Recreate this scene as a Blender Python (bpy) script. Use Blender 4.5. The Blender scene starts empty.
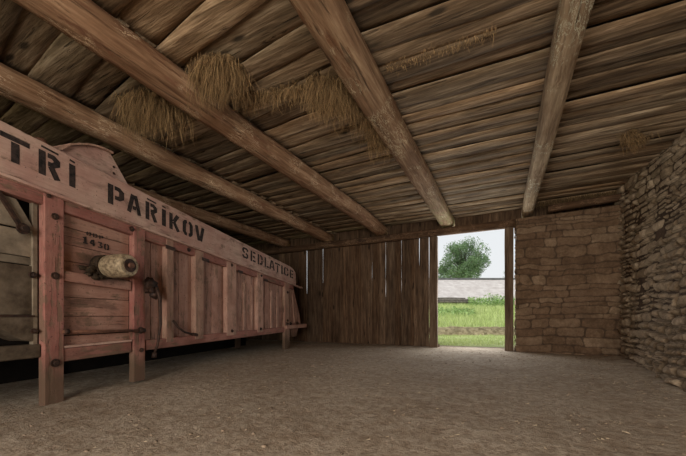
import bpy, math, random
from math import sin, cos, tan, pi, radians, atan2, sqrt
from mathutils import Vector, Matrix, noise, Euler
R = random.Random(7)
SC = bpy.context.scene
COL = SC.collection
U = R.uniform

# ------------------------------------------------------------------ camera numbers (building axes: x along front wall, y along beams)
CAM_H, FPX, TH, HOR = 0.9, 316.0, radians(27), 317.0

# ------------------------------------------------------------------ helpers
class MB:
    def __init__(s):
        s.v = []; s.f = []; s.c = []; s.sm = []
    def face(s, idx, c=None, smooth=False):
        s.f.append(tuple(idx)); s.c.append(s.cur if c is None else c); s.sm.append(smooth)
    cur = 0.5
    def prism(s, pts, y0, y1, c=None):
        """pts: polygon (x,z); extruded along y"""
        if c is not None: s.cur = c
        n = len(pts); b = len(s.v)
        for (x, z) in pts: s.v.append((x, y0, z))
        for (x, z) in pts: s.v.append((x, y1, z))
        area = sum(pts[i][0]*pts[(i+1) % n][1]-pts[(i+1) % n][0]*pts[i][1] for i in range(n))
        if area > 0:
            s.face([b+i for i in range(n)]); s.face([b+n+i for i in reversed(range(n))])
            for i in range(n):
                j = (i+1) % n; s.face([b+j, b+i, b+n+i, b+n+j])
        else:
            s.face([b+i for i in reversed(range(n))]); s.face([b+n+i for i in range(n)])
            for i in range(n):
                j = (i+1) % n; s.face([b+i, b+j, b+n+j, b+n+i])
        return s
    def box(s, x0, x1, y0, y1, z0, z1, c=None):
        return s.prism([(x0, z0), (x1, z0), (x1, z1), (x0, z1)], y0, y1, c)
    def tube(s, path, r, n=10, c=None, caps=True, rfn=None):
        if c is not None: s.cur = c
        P = [Vector(p) for p in path]; b0 = len(s.v); m = len(P)
        for i, p in enumerate(P):
            t = (P[min(i+1, m-1)]-P[max(i-1, 0)]).normalized()
            a = Vector((0, 0, 1)) if abs(t.z) < .9 else Vector((1, 0, 0))
            u = t.cross(a).normalized(); w = t.cross(u)
            rr = r[i] if isinstance(r, (list, tuple)) else r
            for k in range(n):
                an = 2*pi*k/n
                s.v.append(tuple(p + (u*cos(an)+w*sin(an))*rr))
        for i in range(m-1):
            for k in range(n):
                a0 = b0+i*n+k; a1 = b0+i*n+(k+1) % n
                s.face([a0, a1, a1+n, a0+n], smooth=True)
        if caps:
            s.face([b0+k for k in reversed(range(n))]); s.face([b0+(m-1)*n+k for k in range(n)])
        return s
    def blob(s, c, rx, ry, rz, seed=0, amp=.15, nu=10, nv=7):
        b = len(s.v)
        for j in range(nv+1):
            ph = pi*j/nv
            for i in range(nu):
                th = 2*pi*i/nu
                d = Vector((sin(ph)*cos(th), sin(ph)*sin(th), cos(ph)))
                q = 1+amp*noise.noise(d*1.7+Vector((seed*3.1, seed, 0)))
                s.v.append((c[0]+d.x*rx*q, c[1]+d.y*ry*q, c[2]+d.z*rz*q))
        for j in range(nv):
            for i in range(nu):
                a = b+j*nu+i; a2 = b+j*nu+(i+1) % nu
                s.face([a, a+nu, a2+nu, a2], smooth=True)
        return s
    def build(s, name, mat, parent=None, bevel=0, label=None, loc=None):
        me = bpy.data.meshes.new(name)
        me.from_pydata(s.v, [], s.f)
        at = me.attributes.new('rnd', 'FLOAT_COLOR', 'CORNER')
        buf = []
        for f, c in zip(s.f, s.c):
            if isinstance(c, list):
                for q in c: buf += [q[0], q[1], q[2], 1.0]
                continue
            if not isinstance(c, tuple): c = (c, (c*7.31) % 1, (c*13.7) % 1)
            buf += [c[0], c[1], c[2], 1.0]*len(f)
        at.data.foreach_set('color', buf)
        me.polygons.foreach_set('use_smooth', s.sm)
        me.update()
        o = bpy.data.objects.new(name, me); COL.objects.link(o)
        me.materials.append(mat)
        if parent is not None: o.parent = parent
        if loc is not None: o.location = loc
        if bevel:
            m = o.modifiers.new('bevel', 'BEVEL'); m.width = bevel; m.segments = 1; m.limit_method = 'ANGLE'
        if label: o['label'] = label
        return o

def tag(o, label=None, cat=None, group=None, kind=None):
    if label: o['label'] = label
    if cat: o['category'] = cat
    if group: o['group'] = group
    if kind: o['kind'] = kind
    return o
def empty(name, loc, rz=0):
    o = bpy.data.objects.new(name, None); COL.objects.link(o); o.location = loc
    o.rotation_euler = (0, 0, rz); o.empty_display_size = .2
    return o

# ------------------------------------------------------------------ materials
class NT:
    def __init__(s, name, rough=.85, spec=.2):
        s.m = bpy.data.materials.new(name); s.m.use_nodes = True
        s.t = s.m.node_tree; s.t.nodes.clear()
        s.out = s.n('ShaderNodeOutputMaterial'); s.b = s.n('ShaderNodeBsdfPrincipled')
        s.l(s.b.outputs[0], s.out.inputs[0])
        s.b.inputs['Roughness'].default_value = rough
        s.b.inputs['Specular IOR Level'].default_value = spec
    def n(s, t, **k):
        nd = s.t.nodes.new(t)
        for a, b in k.items(): setattr(nd, a, b)
        return nd
    def l(s, a, b): s.t.links.new(a, b)
    def coord(s): return s.n('ShaderNodeTexCoord').outputs['Object']
    def rnd(s):
        a = s.n('ShaderNodeAttribute'); a.attribute_name = 'rnd'
        sp = s.n('ShaderNodeSeparateColor'); s.l(a.outputs['Color'], sp.inputs[0])
        return a.outputs['Color'], sp.outputs
    def vm(s, op, a, b):
        nd = s.n('ShaderNodeVectorMath', operation=op); s.set(nd.inputs[0], a); s.set(nd.inputs[1], b); return nd.outputs[0]
    def set(s, i, v):
        if hasattr(v, 'links') or isinstance(v, bpy.types.NodeSocket): s.l(v, i)
        else: i.default_value = v
    def ma(s, op, a, b=0.0, clamp=False):
        nd = s.n('ShaderNodeMath', operation=op, use_clamp=clamp); s.set(nd.inputs[0], a); s.set(nd.inputs[1], b); return nd.outputs[0]
    def noise(s, v, scale, detail=4, rough=.6, dist=0):
        nd = s.n('ShaderNodeTexNoise'); s.l(v, nd.inputs['Vector']); nd.inputs['Scale'].default_value = scale
        nd.inputs['Detail'].default_value = detail; nd.inputs['Roughness'].default_value = rough; nd.inputs['Distortion'].default_value = dist
        return nd.outputs[0]
    def ramp(s, f, stops):
        nd = s.n('ShaderNodeValToRGB'); s.l(f, nd.inputs[0]); e = nd.color_ramp.elements
        while len(e) < len(stops): e.new(.5)
        for i, (p, c) in enumerate(stops):
            e[i].position = p; e[i].color = (*c, 1) if len(c) == 3 else c
        return nd.outputs[0]
    def mix(s, f, a, b, mode='MIX'):
        nd = s.n('ShaderNodeMix', data_type='RGBA', blend_type=mode)
        s.set(nd.inputs[0], f); s.set(nd.inputs[6], (*a, 1) if isinstance(a, tuple) and len(a) == 3 else a)
        s.set(nd.inputs[7], (*b, 1) if isinstance(b, tuple) and len(b) == 3 else b)
        return nd.outputs[2]
    def step(s, f, a, b):
        nd = s.n('ShaderNodeMapRange'); s.l(f, nd.inputs[0]); nd.inputs[1].default_value = a; nd.inputs[2].default_value = b
        return nd.outputs[0]
    def bump(s, h, strength, dist):
        nd = s.n('ShaderNodeBump'); s.l(h, nd.inputs['Height']); nd.inputs['Strength'].default_value = strength
        nd.inputs['Distance'].default_value = dist; s.l(nd.outputs[0], s.b.inputs['Normal'])
    def col(s, c): s.set(s.b.inputs['Base Color'], c)

def lin(c):
    return tuple(((x/255)/12.92 if x/255 <= .04045 else (((x/255)+.055)/1.055)**2.4) for x in c)

def wood(name, axis, dark, mid, light, crack=1.0, var=.5, bark=None, moss=None, knots=False):
    t = NT(name)
    rc, rs = t.rnd()
    off = t.vm('MULTIPLY', rc, (37.0, 23.0, 11.0))
    p = t.vm('ADD', t.coord(), off)
    sc = [1.0, 1.0, 1.0]; sc[axis] = .07
    g = t.vm('MULTIPLY', p, tuple(sc))
    warp = t.noise(t.vm('MULTIPLY', p, tuple(x if x < 1 else .35 for x in [sc[0]*3, sc[1]*3, sc[2]*3])), 2.0, 2)
    fine = t.noise(g, 34, 5, .65, .4)
    med = t.noise(g, 11, 4, .6, .6)
    big = t.noise(t.vm('MULTIPLY', p, tuple(.3 if i == axis else 1.0 for i in range(3))), 3.2, 4, .65)
    c = t.ramp(t.ma('ADD', t.ma('MULTIPLY', fine, .5), t.ma('MULTIPLY', med, .5)), [(.33, dark), (.5, mid), (.66, light)])
    c = t.mix(t.step(big, .35, .7), c, t.mix(1.0, c, (.62, .55, .5), 'MULTIPLY'))
    # per board brightness
    br = t.ma('ADD', t.ma('MULTIPLY', rs[0], 2*var), 1-var)
    comb = t.n('ShaderNodeCombineColor'); [t.l(br, comb.inputs[i]) for i in range(3)]
    c = t.mix(1.0, c, comb.outputs[0], 'MULTIPLY')
    c = t.mix(t.ma('MULTIPLY', rs[1], .3), c, t.mix(1.0, c, (1.25, .92, .62), 'MULTIPLY'))
    ck = t.noise(g, 17, 3, .7, .8)
    ckm = t.step(ck, .38, .31)
    c = t.mix(t.ma('MULTIPLY', ckm, .75*crack, True), c, tuple(x*.22 for x in dark))
    if knots:
        vo = t.n('ShaderNodeTexVoronoi'); vs = [5.0, 5.0, 5.0]; vs[axis] = 1.6
        t.l(t.vm('MULTIPLY', p, tuple(vs)), vo.inputs['Vector']); vo.inputs['Scale'].default_value = 1
        km = t.ma('MULTIPLY', t.step(vo.outputs['Distance'], .2, .1), t.ma('GREATER_THAN', rs[2], .55))
        c = t.mix(t.ma('MULTIPLY', km, .85, True), c, tuple(x*.25 for x in dark))
    if bark:
        bn = t.noise(t.vm('MULTIPLY', p, tuple(.15 if i == axis else 1.0 for i in range(3))), 9, 5, .7, .5)
        c = t.mix(t.step(bn, .56, .62), c, bark)
        ln = t.noise(t.vm('MULTIPLY', p, tuple(.25 if i == axis else 1.0 for i in range(3))), 18, 5, .65, 1.2)
        l2 = t.ma('ABSOLUTE', t.ma('SUBTRACT', ln, .5))
        gate = t.step(t.noise(p, 2.3, 2), .5, .6)
        c = t.mix(t.ma('MULTIPLY', t.ma('MULTIPLY', t.step(l2, .022, .004), gate), .75), c, tuple(min(1, x*1.9) for x in light))
    if moss:
        sx = t.n('ShaderNodeSeparateXYZ'); t.l(t.coord(), sx.inputs[0])
        mm = t.ma('MULTIPLY', t.step(sx.outputs[1], moss[0], moss[1]), t.step(t.noise(t.coord(), 9, 4), .42, .56))
        c = t.mix(t.ma('MULTIPLY', mm, .6), c, moss[2])
    t.col(c)
    h = t.ma('SUBTRACT', t.ma('ADD', fine, t.ma('MULTIPLY', med, .7)), t.ma('MULTIPLY', ckm, .8))
    t.bump(h, .85, .02)
    return t.m

def painted(name, axis, paint=(150, 92, 82), pale=(176, 132, 116), bare=(118, 92, 74), dark=(52, 38, 30), wear=.5, grime=None):
    t = NT(name, .8, .25)
    rc, rs = t.rnd(); off = t.vm('MULTIPLY', rc, (37.0, 23.0, 11.0)); co = t.coord(); p = t.vm('ADD', co, off)
    sc = [1.0]*3; sc[axis] = .08
    g = t.vm('MULTIPLY', p, tuple(sc))
    fine = t.noise(g, 45, 5, .65, .3); med = t.noise(g, 12, 4, .6, .4); big = t.noise(p, 2.4, 5, .62)
    c = t.mix(t.step(big, .38, .62), lin(paint), lin(pale))
    c = t.mix(t.ma('MULTIPLY', t.step(fine, .42, .62), .35), c, t.mix(1.0, c, (.6, .55, .52), 'MULTIPLY'))
    wn = t.ma('ADD', t.ma('MULTIPLY', med, .55), t.ma('MULTIPLY', t.noise(p, 6, 5, .7), .45))
    wm = t.step(wn, .60-.09*wear, .66-.09*wear)
    c = t.mix(t.ma('MULTIPLY', wm, .8), c, lin(bare))
    c = t.mix(.22, c, lin((126, 112, 98)))
    stn = t.noise(t.vm('MULTIPLY', p, tuple(.3 if i == axis else 1.0 for i in range(3))), 4.5, 6, .7, .5)
    c = t.mix(t.ma('MULTIPLY', t.step(stn, .54, .68), .5), c, lin(dark))
    sp = t.noise(p, 34, 3, .6)
    c = t.mix(t.ma('MULTIPLY', t.step(sp, .64, .7), .7), c, lin(dark))
    ck = t.step(t.noise(g, 20, 3, .7, .5), .36, .31)
    c = t.mix(t.ma('MULTIPLY', ck, .7), c, lin(dark))
    br = t.ma('ADD', t.ma('MULTIPLY', rs[0], .5), .75)
    comb = t.n('ShaderNodeCombineColor'); [t.l(br, comb.inputs[i]) for i in range(3)]
    c = t.mix(1.0, c, comb.outputs[0], 'MULTIPLY')
    sx = t.n('ShaderNodeSeparateXYZ'); t.l(co, sx.inputs[0])
    foot = t.ma('MULTIPLY', t.step(t.ma('ADD', sx.outputs[2], t.ma('MULTIPLY', big, .45)), .78, .46), .9)   # bare dirty wood by the ground
    c = t.mix(foot, c, lin((96, 78, 62)))
    if grime:
        d = t.n('ShaderNodeVectorMath', operation='LENGTH')
        t.l(t.vm('MULTIPLY', t.vm('SUBTRACT', co, grime), (.8, .01, 1.3)), d.inputs[0])
        gm = t.step(t.ma('ADD', d.outputs['Value'], t.ma('MULTIPLY', t.ma('SUBTRACT', t.noise(co, 9, 4), .5), .28)), .27, .10)
        c = t.mix(t.ma('MULTIPLY', gm, .85), c, lin((44, 34, 26)))
    t.col(c)
    t.bump(t.ma('SUBTRACT', fine, t.ma('ADD', wm, ck)), .4, .006)
    return t.m

def simple(name, a, b, scale=8, rough=.8, bumpd=.004, spec=.2, metal=0, var=.3):
    t = NT(name, rough, spec); rc, rs = t.rnd()
    p = t.vm('ADD', t.coord(), t.vm('MULTIPLY', rc, (37.0, 23.0, 11.0)))
    n1 = t.noise(p, scale, 5, .65)
    c = t.mix(t.step(n1, .35, .65), lin(a), lin(b))
    br = t.ma('ADD', t.ma('MULTIPLY', rs[0], 2*var), 1-var)
    comb = t.n('ShaderNodeCombineColor'); [t.l(br, comb.inputs[i]) for i in range(3)]
    c = t.mix(1.0, c, comb.outputs[0], 'MULTIPLY')
    t.col(c); t.b.inputs['Metallic'].default_value = metal
    if bumpd: t.bump(t.noise(p, scale*3, 4), .5, bumpd)
    return t.m

def stone(name, cols, scale=5, joint=(60, 48, 38)):
    t = NT(name, .92, .12); rc, rs = t.rnd()
    p = t.coord()
    c = t.ramp(rs[0], [(0, lin(cols[0])), (.35, lin(cols[1])), (.7, lin(cols[2])), (1, lin(cols[3]))])
    n1 = t.noise(p, scale, 6, .7); n2 = t.noise(p, scale*7, 4, .7)
    c = t.mix(t.step(n1, .36, .66), t.mix(1.0, c, (.68, .64, .6), 'MULTIPLY'), t.mix(1.0, c, (1.2, 1.17, 1.12), 'MULTIPLY'))
    c = t.mix(t.ma('MULTIPLY', t.step(t.noise(p, scale*2.6, 5, .7), .48, .62), .45), c, t.mix(1.0, c, (.55, .5, .45), 'MULTIPLY'))
    c = t.mix(t.ma('MULTIPLY', t.step(n2, .6, .45), .4), c, t.mix(1.0, c, (.55, .5, .45), 'MULTIPLY'))
    n3 = t.noise(p, .9, 3)
    c = t.mix(t.ma('MULTIPLY', t.step(n3, .42, .68), .45), c, lin(cols[4]))
    c = t.mix(t.ma('MULTIPLY', t.step(t.ma('ADD', rs[1], t.ma('MULTIPLY', t.ma('SUBTRACT', n2, .5), .6)), .75, .1), .8), c, lin(joint))
    t.col(c); t.bump(t.ma('ADD', n1, t.ma('MULTIPLY', n2, .5)), .8, .02)
    return t.m

L = lin
M_ceil = wood('ceiling_boards', 0, L((84, 71, 57)), L((140, 121, 98)), L((198, 178, 152)), .9, .45, knots=True)
M_beam = wood('hewn_log', 1, L((114, 86, 66)), L((164, 132, 106)), L((200, 170, 142)), .8, .2, bark=L((132, 94, 72)))
M_beamg = wood('hewn_log_moss', 1, L((116, 92, 72)), L((166, 138, 112)), L((204, 180, 150)), .8, .2, bark=L((134, 96, 70)), moss=(6.6, 9.6, L((128, 134, 78))))
M_beamgrey = wood('hewn_log_grey', 1, L((124, 106, 86)), L((176, 156, 130)), L((214, 196, 170)), .7, .2, bark=L((142, 116, 90)))
M_head = wood('header_log', 0, L((66, 50, 38)), L((98, 77, 60)), L((130, 105, 84)), .9, .2, bark=L((70, 52, 40)))
M_wallw = wood('wall_boards', 2, L((66, 52, 41)), L((106, 86, 69)), L((144, 120, 98)), 1.0, .35, knots=True)
M_darkw = wood('dark_boards', 2, L((36, 28, 22)), L((56, 44, 34)), L((76, 60, 48)), 1.0, .3)
M_post = wood('door_post_wood', 2, L((78, 64, 52)), L((112, 94, 78)), L((140, 122, 104)), .8, .2)
M_ph = painted('pink_paint_boards', 0, paint=(190, 146, 134), pale=(212, 178, 162), wear=.5)
M_phr = painted('red_paint_rail', 0, paint=(148, 84, 76), pale=(170, 116, 104), wear=.75)
M_panel = painted('pink_panel_horizontal', 0, paint=(166, 118, 102), pale=(188, 144, 126), wear=.75, grime=(.62, 0, 1.50))
M_midrail = painted('pink_mid_rail', 0, paint=(164, 112, 98), pale=(186, 140, 124), wear=.75, grime=(.62, 0, 1.46))
M_pv = painted('pink_panel_vertical', 2, paint=(170, 124, 108), pale=(196, 152, 136), wear=.75)
M_post_red = painted('red_paint_post', 2, paint=(152, 84, 78), pale=(178, 122, 110), wear=1.0)
M_stile = painted('pink_stile', 2, paint=(182, 136, 120), pale=(206, 164, 146), wear=.85, bare=(140, 112, 92))
M_stilep = painted('bare_stile', 2, paint=(166, 122, 106), pale=(190, 152, 132), wear=.8, bare=(152, 124, 104))
M_grey = simple('weathered_grey_board', (104, 92, 78), (142, 128, 110), 6, .85, .006)
M_greyd = simple('dirty_grey_board', (70, 58, 46), (112, 98, 82), 5, .85, .006)
M_iron = simple('rusty_iron', (38, 28, 24), (78, 54, 42), 22, .65, .004, .4, .3)
M_rust = simple('rusty_brown_iron', (84, 56, 44), (120, 82, 64), 20, .7, .003, .3)
M_drum = simple('corroded_pulley', (104, 88, 68), (182, 162, 132), 26, .6, .006, .4, .15)
M_black = simple('worn_black_stencil', (40, 34, 32), (66, 54, 50), 60, .8, 0, .2)
M_lettering = simple('black_stencil_paint', (30, 28, 28), (70, 58, 54), 26, .8, 0, .2)
M_shade = simple('machine_shade_dark', (18, 14, 12), (34, 27, 22), 4, .9, 0)  # near-black colour standing in for shade inside and under the machine
M_straw = simple('dry_straw', (108, 84, 58), (164, 134, 96), 3, .8, 0, .2, 0, .75)
M_litter = simple('floor_straw', (160, 140, 114), (196, 178, 150), 3, .8, 0, .2, 0, .3)
M_pebble = simple('floor_pebbles', (110, 94, 78), (156, 138, 118), 6, .9, .003)
M_stoneR = stone('rubble_stone_grey', [(150, 132, 110), (166, 148, 126), (178, 160, 138), (196, 178, 156), (164, 146, 124)], 6, (92, 78, 64))
M_stoneF = stone('rubble_stone_brown', [(116, 94, 76), (132, 109, 89), (144, 121, 100), (160, 138, 116), (120, 96, 78)], 3.2, (74, 59, 48))
M_mortar = simple('earth_mortar', (62, 48, 38), (88, 70, 56), 6, .95, .01)
M_leakplate = simple('leak_block_plate', (50, 42, 36), (70, 60, 52), 4, .9, 0)

# floor
def floor_mat():
    t = NT('packed_earth', .95, .1); co = t.coord()
    n1 = t.noise(co, .7, 5, .6); n2 = t.noise(co, 5, 6, .7); n3 = t.noise(co, 45, 4, .75); n4 = t.noise(co, 14, 5, .7)
    c = t.mix(t.step(n1, .35, .68), L((162, 143, 122)), L((196, 180, 160)))
    c = t.mix(t.ma('MULTIPLY', t.step(n2, .4, .66), .55), c, L((214, 200, 182)))
    c = t.mix(t.ma('MULTIPLY', t.step(n4, .55, .40), .55), c, L((126, 106, 88)))
    c = t.mix(t.ma('MULTIPLY', t.step(n3, .62, .72), .6), c, L((228, 214, 194)))
    c = t.mix(t.ma('MULTIPLY', t.step(n3, .42, .34), .65), c, L((104, 86, 70)))
    t.col(c); t.bump(t.ma('ADD', t.ma('MULTIPLY', n2, 1.2), t.ma('ADD', n4, t.ma('MULTIPLY', n3, .6))), .8, .03)
    return t.m
M_floor = floor_mat()
def grass_ground():
    t = NT('grassy_ground', .95, .1); co = t.coord()
    n = t.noise(co, .8, 5, .65); n2 = t.noise(co, 9, 4)
    c = t.mix(t.step(n, .35, .65), L((176, 192, 124)), L((210, 214, 162)))
    c = t.mix(t.ma('MULTIPLY', t.step(n2, .55, .7), .5), c, L((168, 160, 120)))
    t.col(c); t.bump(n2, .6, .05); return t.m
M_gground = grass_ground()
M_grass = simple('grass_blades', (170, 192, 112), (222, 228, 168), 1.2, .8, 0, .2, 0, .3)
M_weed = simple('weed_leaves', (130, 166, 98), (182, 204, 136), 1.5, .8, 0, .2, 0, .35)
M_bank = simple('earth_bank', (104, 92, 66), (172, 158, 124), 4, .95, .03)
M_roof = simple('pale_grey_roof', (196, 186, 180), (222, 214, 208), 1.2, .9, .01, .2, 0, .03)
M_ridge = simple('roof_ridge', (96, 96, 94), (130, 130, 128), 3, .9, .01)
M_timber = simple('old_timber', (96, 90, 82), (138, 130, 118), 6, .9, .01)
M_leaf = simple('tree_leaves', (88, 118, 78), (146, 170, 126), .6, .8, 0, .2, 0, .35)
M_bark = simple('tree_bark', (80, 74, 64), (110, 102, 90), 6, .9, .01)

# ------------------------------------------------------------------ FLOOR
def fh(x, y):
    a = noise.noise(Vector((x*.55, y*.55, 0)))*.018 + noise.noise(Vector((x*2.3, y*2.3, 4)))*.008
    a += noise.noise(Vector((x*6, y*6, 2)))*.006
    # heap of crumbled earth along the stone walls
    a += .05*max(0, 1-abs(x-2.2)/.5)*(1 if y < 9.3 else 0)*(.5+noise.noise(Vector((x*3, y*3, 9))))
    return a
mb = MB()
nx, ny = 170, 190
X0, X1, Y0, Y1 = -9.6, 3.4, -4.5, 10.4
def warpg(t): return t
for j in range(ny+1):
    for i in range(nx+1):
        x = X0+(X1-X0)*i/nx; y = Y0+(Y1-Y0)*j/ny
        mb.v.append((x, y, fh(x, y)))
for j in range(ny):
    for i in range(nx):
        a = j*(nx+1)+i; mb.face([a, a+1, a+nx+2, a+nx+1], .5, True)
tag(mb.build('floor', M_floor), kind='structure')

# ------------------------------------------------------------------ CEILING BOARDS
ZC = 3.80
def slab(mb, xl, xr, yl0, yl1, yr0, yr1, z, th, c, nseg=8, wav=.018):
    """board along x, underside rounded, wavy edges"""
    b = len(mb.v); prof = [(0, .8), (.04, .18), (.25, -.02), (.5, -.10), (.75, -.02), (.96, .18), (1, .8)]
    sd = c[2]*50
    for i in range(nseg+1):
        t = i/nseg; x = xl+(xr-xl)*t
        e0 = yl0+(yr0-yl0)*t + noise.noise(Vector((x*1.3, sd, 0)))*wav
        e1 = yl1+(yr1-yl1)*t + noise.noise(Vector((x*1.3, sd, 7)))*wav
        zz = z + noise.noise(Vector((x*.7, sd, 3)))*.012
        for (a, h) in prof:
            mb.v.append((x, e0+(e1-e0)*a, zz+th*h + noise.noise(Vector((x*2.2, sd+a*3, 5)))*.006))
    m = len(prof)
    for i in range(nseg):
        for k in range(m-1):
            a = b+i*m+k; mb.face([a, a+1, a+m+1, a+m], c, True)
    mb.face([b+k for k in reversed(range(m))], c); mb.face([b+nseg*m+k for k in range(m)], c)

bays = [(-9.5, -7.3, 0), (-7.3, -5.25, 1), (-5.25, -3.42, 2), (-3.42, -1.42, 3), (-1.42, .57, 4), (.57, 3.1, 5)]
def skew(bay, y):      # how far the boards of a bay lean from square
    near = max(0, min(1, (7.5-y)/6.5))
    return {0: .05, 1: .08, 2: .14, 3: .12, 4: -.10, 5: -.13}[bay]*near
mb = MB()
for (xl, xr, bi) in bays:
    y = -4.3; i = 0
    while y < 9.75:
        near = y < 4.2
        w = U(.2, .36) if near else U(.10, .24)
        if bi in (1, 2, 3) and y < 2.6: w = U(.26, .42)
        wr = w*U(.8, 1.25) if not (i == 0) else w
        if i == 0: yr = y - skew(bi, y)*-(xr-xl)*-1
        s0 = skew(bi, y)
        yr0 = yr
        target = y+w + skew(bi, y+w)*(xl-xr)*1.0
        yr1 = max(yr0+.05, target + U(-.05, .05))
        lay = (i % 2)*.03+U(0, .03)
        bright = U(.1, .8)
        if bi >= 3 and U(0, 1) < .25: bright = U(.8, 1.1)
        if bi <= 2 or (bi == 3 and y < 2.5): bright *= .65  # left bays coloured darker: shade of the dim side painted in
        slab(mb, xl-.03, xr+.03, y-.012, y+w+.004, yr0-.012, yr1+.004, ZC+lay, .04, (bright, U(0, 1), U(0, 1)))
        y += w; yr = yr1; i += 1
tag(mb.build('ceiling', M_ceil), kind='structure')
mb = MB(); mb.box(-9.8, 3.6, -4.6, 9.98, ZC+.10, ZC+.2)  # unseen plate added above the boards so no light leaks through
tag(mb.build('ceiling.001', M_leakplate), kind='structure')

# ------------------------------------------------------------------ BEAMS
def log(name, x0, x1, y0, y1, z0, rx, rz, mat, seed, square=.6):
    mb = MB(); n = 16; m = 60
    for j in range(m+1):
        t = j/m; y = y0+(y1-y0)*t; cx = x0+(x1-x0)*t
        cx += noise.noise(Vector((y*.35, seed, 0)))*.05
        cz = z0+rz + noise.noise(Vector((y*.4, seed, 5)))*.012
        for k in range(n):
            a = 2*pi*k/n; ca, sa = cos(a), sin(a)
            p = 2+square*3+1.2
            q = (abs(ca)**p+abs(sa)**p)**(-1/p)
            q *= 1+.07*noise.noise(Vector((ca*1.5+seed, sa*1.5, y*.9)))+.03*noise.noise(Vector((ca*4+seed, sa*4, y*3)))
            mb.v.append((cx+ca*rx*q, y, cz+sa*rz*q))
    for j in range(m):
        for k in range(n):
            a = j*n+k; a2 = j*n+(k+1) % n
            mb.face([a, a+n, a2+n, a2], .5+.0*k, True)
    mb.face([k for k in range(n)], .5); mb.face([m*n+k for k in reversed(range(n))], .5)
    return mb.build(name, mat)
BEAMS = [(-7.3, -7.3, .12, M_beam, 'dark hewn ceiling log above the far side of the pink machine, half lost in shadow'),
         (-5.05, -5.45, .15, M_beam, 'hewn ceiling log running just above the pink machine, first one with hay hanging in front'),
         (-3.46, -3.48, .175, M_beam, 'thick brown hewn ceiling log with pale bark scratches, crossing the upper left'),
         (-1.42, -1.46, .18, M_beamg, 'thickest hewn ceiling log with green mossy end above the left door post'),
         (.60, .55, .125, M_beamgrey, 'pale grey narrow ceiling log ending above the stone wall corner beside the doorway')]
for i, (xa, xb, r, m, lab) in enumerate(BEAMS):
    o = log('ceiling_beam', xa, xb, -4.2, 9.72, 3.505, r, .145, m, i*3.7+1)
    tag(o, lab, 'beam', 'ceiling logs', 'thing')

# header over the wooden wall and doorway
def logx(name, x0, x1, y, z0, ry, rz, mat, seed, z1=None):
    mb = MB(); n = 14; m = 50
    for j in range(m+1):
        t = j/m; x = x0+(x1-x0)*t
        zz = z0+((z1-z0)*t if z1 is not None else 0)
        for k in range(n):
            a = 2*pi*k/n; ca, sa = cos(a), sin(a); p = 4.5
            q = (abs(ca)**p+abs(sa)**p)**(-1/p)
            q *= 1+.06*noise.noise(Vector((ca*1.5+seed, sa*1.5, x*.9)))+.02*noise.noise(Vector((ca*4+seed, sa*4, x*4)))
            mb.v.append((x, y+ca*ry*q, zz+rz+sa*rz*q))
    for j in range(m):
        for k in range(n):
            a = j*n+k; a2 = j*n+(k+1) % n
            mb.face([a, a2, a2+n, a+n], .5, True)
    mb.face([k for k in reversed(range(n))], .5); mb.face([m*n+k for k in range(n)], .5)
    return mb.build(name, mat)
tag(logx('header_beam', -9.35, .9, 9.53, 3.30, .10, .105, M_head, 3.3, 3.27),
    'long horizontal log across the top of the plank wall and the doorway', 'beam', kind='thing')
tag(logx('wall_plate', .95, 2.32, 9.12, 3.45, .10, .075, M_head, 8.3, 3.50),
    'short horizontal log lying on top of the brown stone wall', 'beam', kind='thing')

# ------------------------------------------------------------------ PLANK WALL (front) with real gaps of daylight
mb = MB()
gaps = [(-6.41, 2.0, .03), (-5.73, 2.2, .022), (-5.38, 2.43, .022), (-3.86, 1.65, .03), (-3.39, 1.74, .03), (-2.87, .29, .032), (-2.31, 2.88, .035), (-2.01, .1, .05)]
extra = [-6.06, -4.95, -4.62, -4.28, -3.62, -3.1, -2.6, -2.45]
seams = sorted([(g[0], g[1], g[2]) for g in gaps]+[(e, None, 0) for e in extra])
x = -9.4; edges = []
while x < -6.75: edges.append((x, None, 0)); x += U(.2, .34)
edges += [(-6.7, None, 0)]+seams+[(-1.99, None, 0)]
ZT = 3.46
for i in range(len(edges)-1):
    a, b = edges[i], edges[i+1]
    if b[0]-a[0] < .05: continue
    yo = 9.66 + (i % 2)*.016 + U(0, .006)
    def edge(e, sgn):
        pts = []
        for k in range(15):
            z = .02+(ZT-.02)*k/14
            if e[1] is None: w = -.02 if True else 0
            else:
                w = e[2]*.33*min(1, max(0, (z-e[1]+.5)/.5)*1.0) if z > e[1]-.5 else -.012
                if e[1] < .5: w = e[2]*.33*(.35+.65*z/ZT)
            w += noise.noise(Vector((z*1.5, e[0]*5, 0)))*.006
            pts.append((e[0]+sgn*w, z))
        return pts
    le, re = edge(a, 1), edge(b, -1)
    c = U(.1, .9)
    cc = (c, U(0, 1), U(0, 1))
    # plank as strip of quads (front, back, sides)
    bse = len(mb.v)
    for (l, r) in zip(le, re):
        mb.v += [(l[0], yo, l[1]), (r[0], yo, r[1]), (r[0], yo+.028, r[1]), (l[0], yo+.028, l[1])]
    for k in range(14):
        o = bse+k*4
        for q in range(4):
            mb.face([o+q, o+(q+1) % 4, o+4+(q+1) % 4, o+4+q], cc)
    mb.face([bse, bse+3, bse+2, bse+1], cc)
# nailed battens behind the boards + infill above the header
mb.box(-9.4, -1.8, 9.72, 9.78, .45, .57, .3); mb.box(-9.4, -1.75, 9.70, 9.95, -.2, .07, .3)
mb.box(-9.4, 3.2, 9.80, 9.86, 3.44, 3.95, .2)
tag(mb.build('wall_front', M_wallw), kind='structure')

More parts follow.
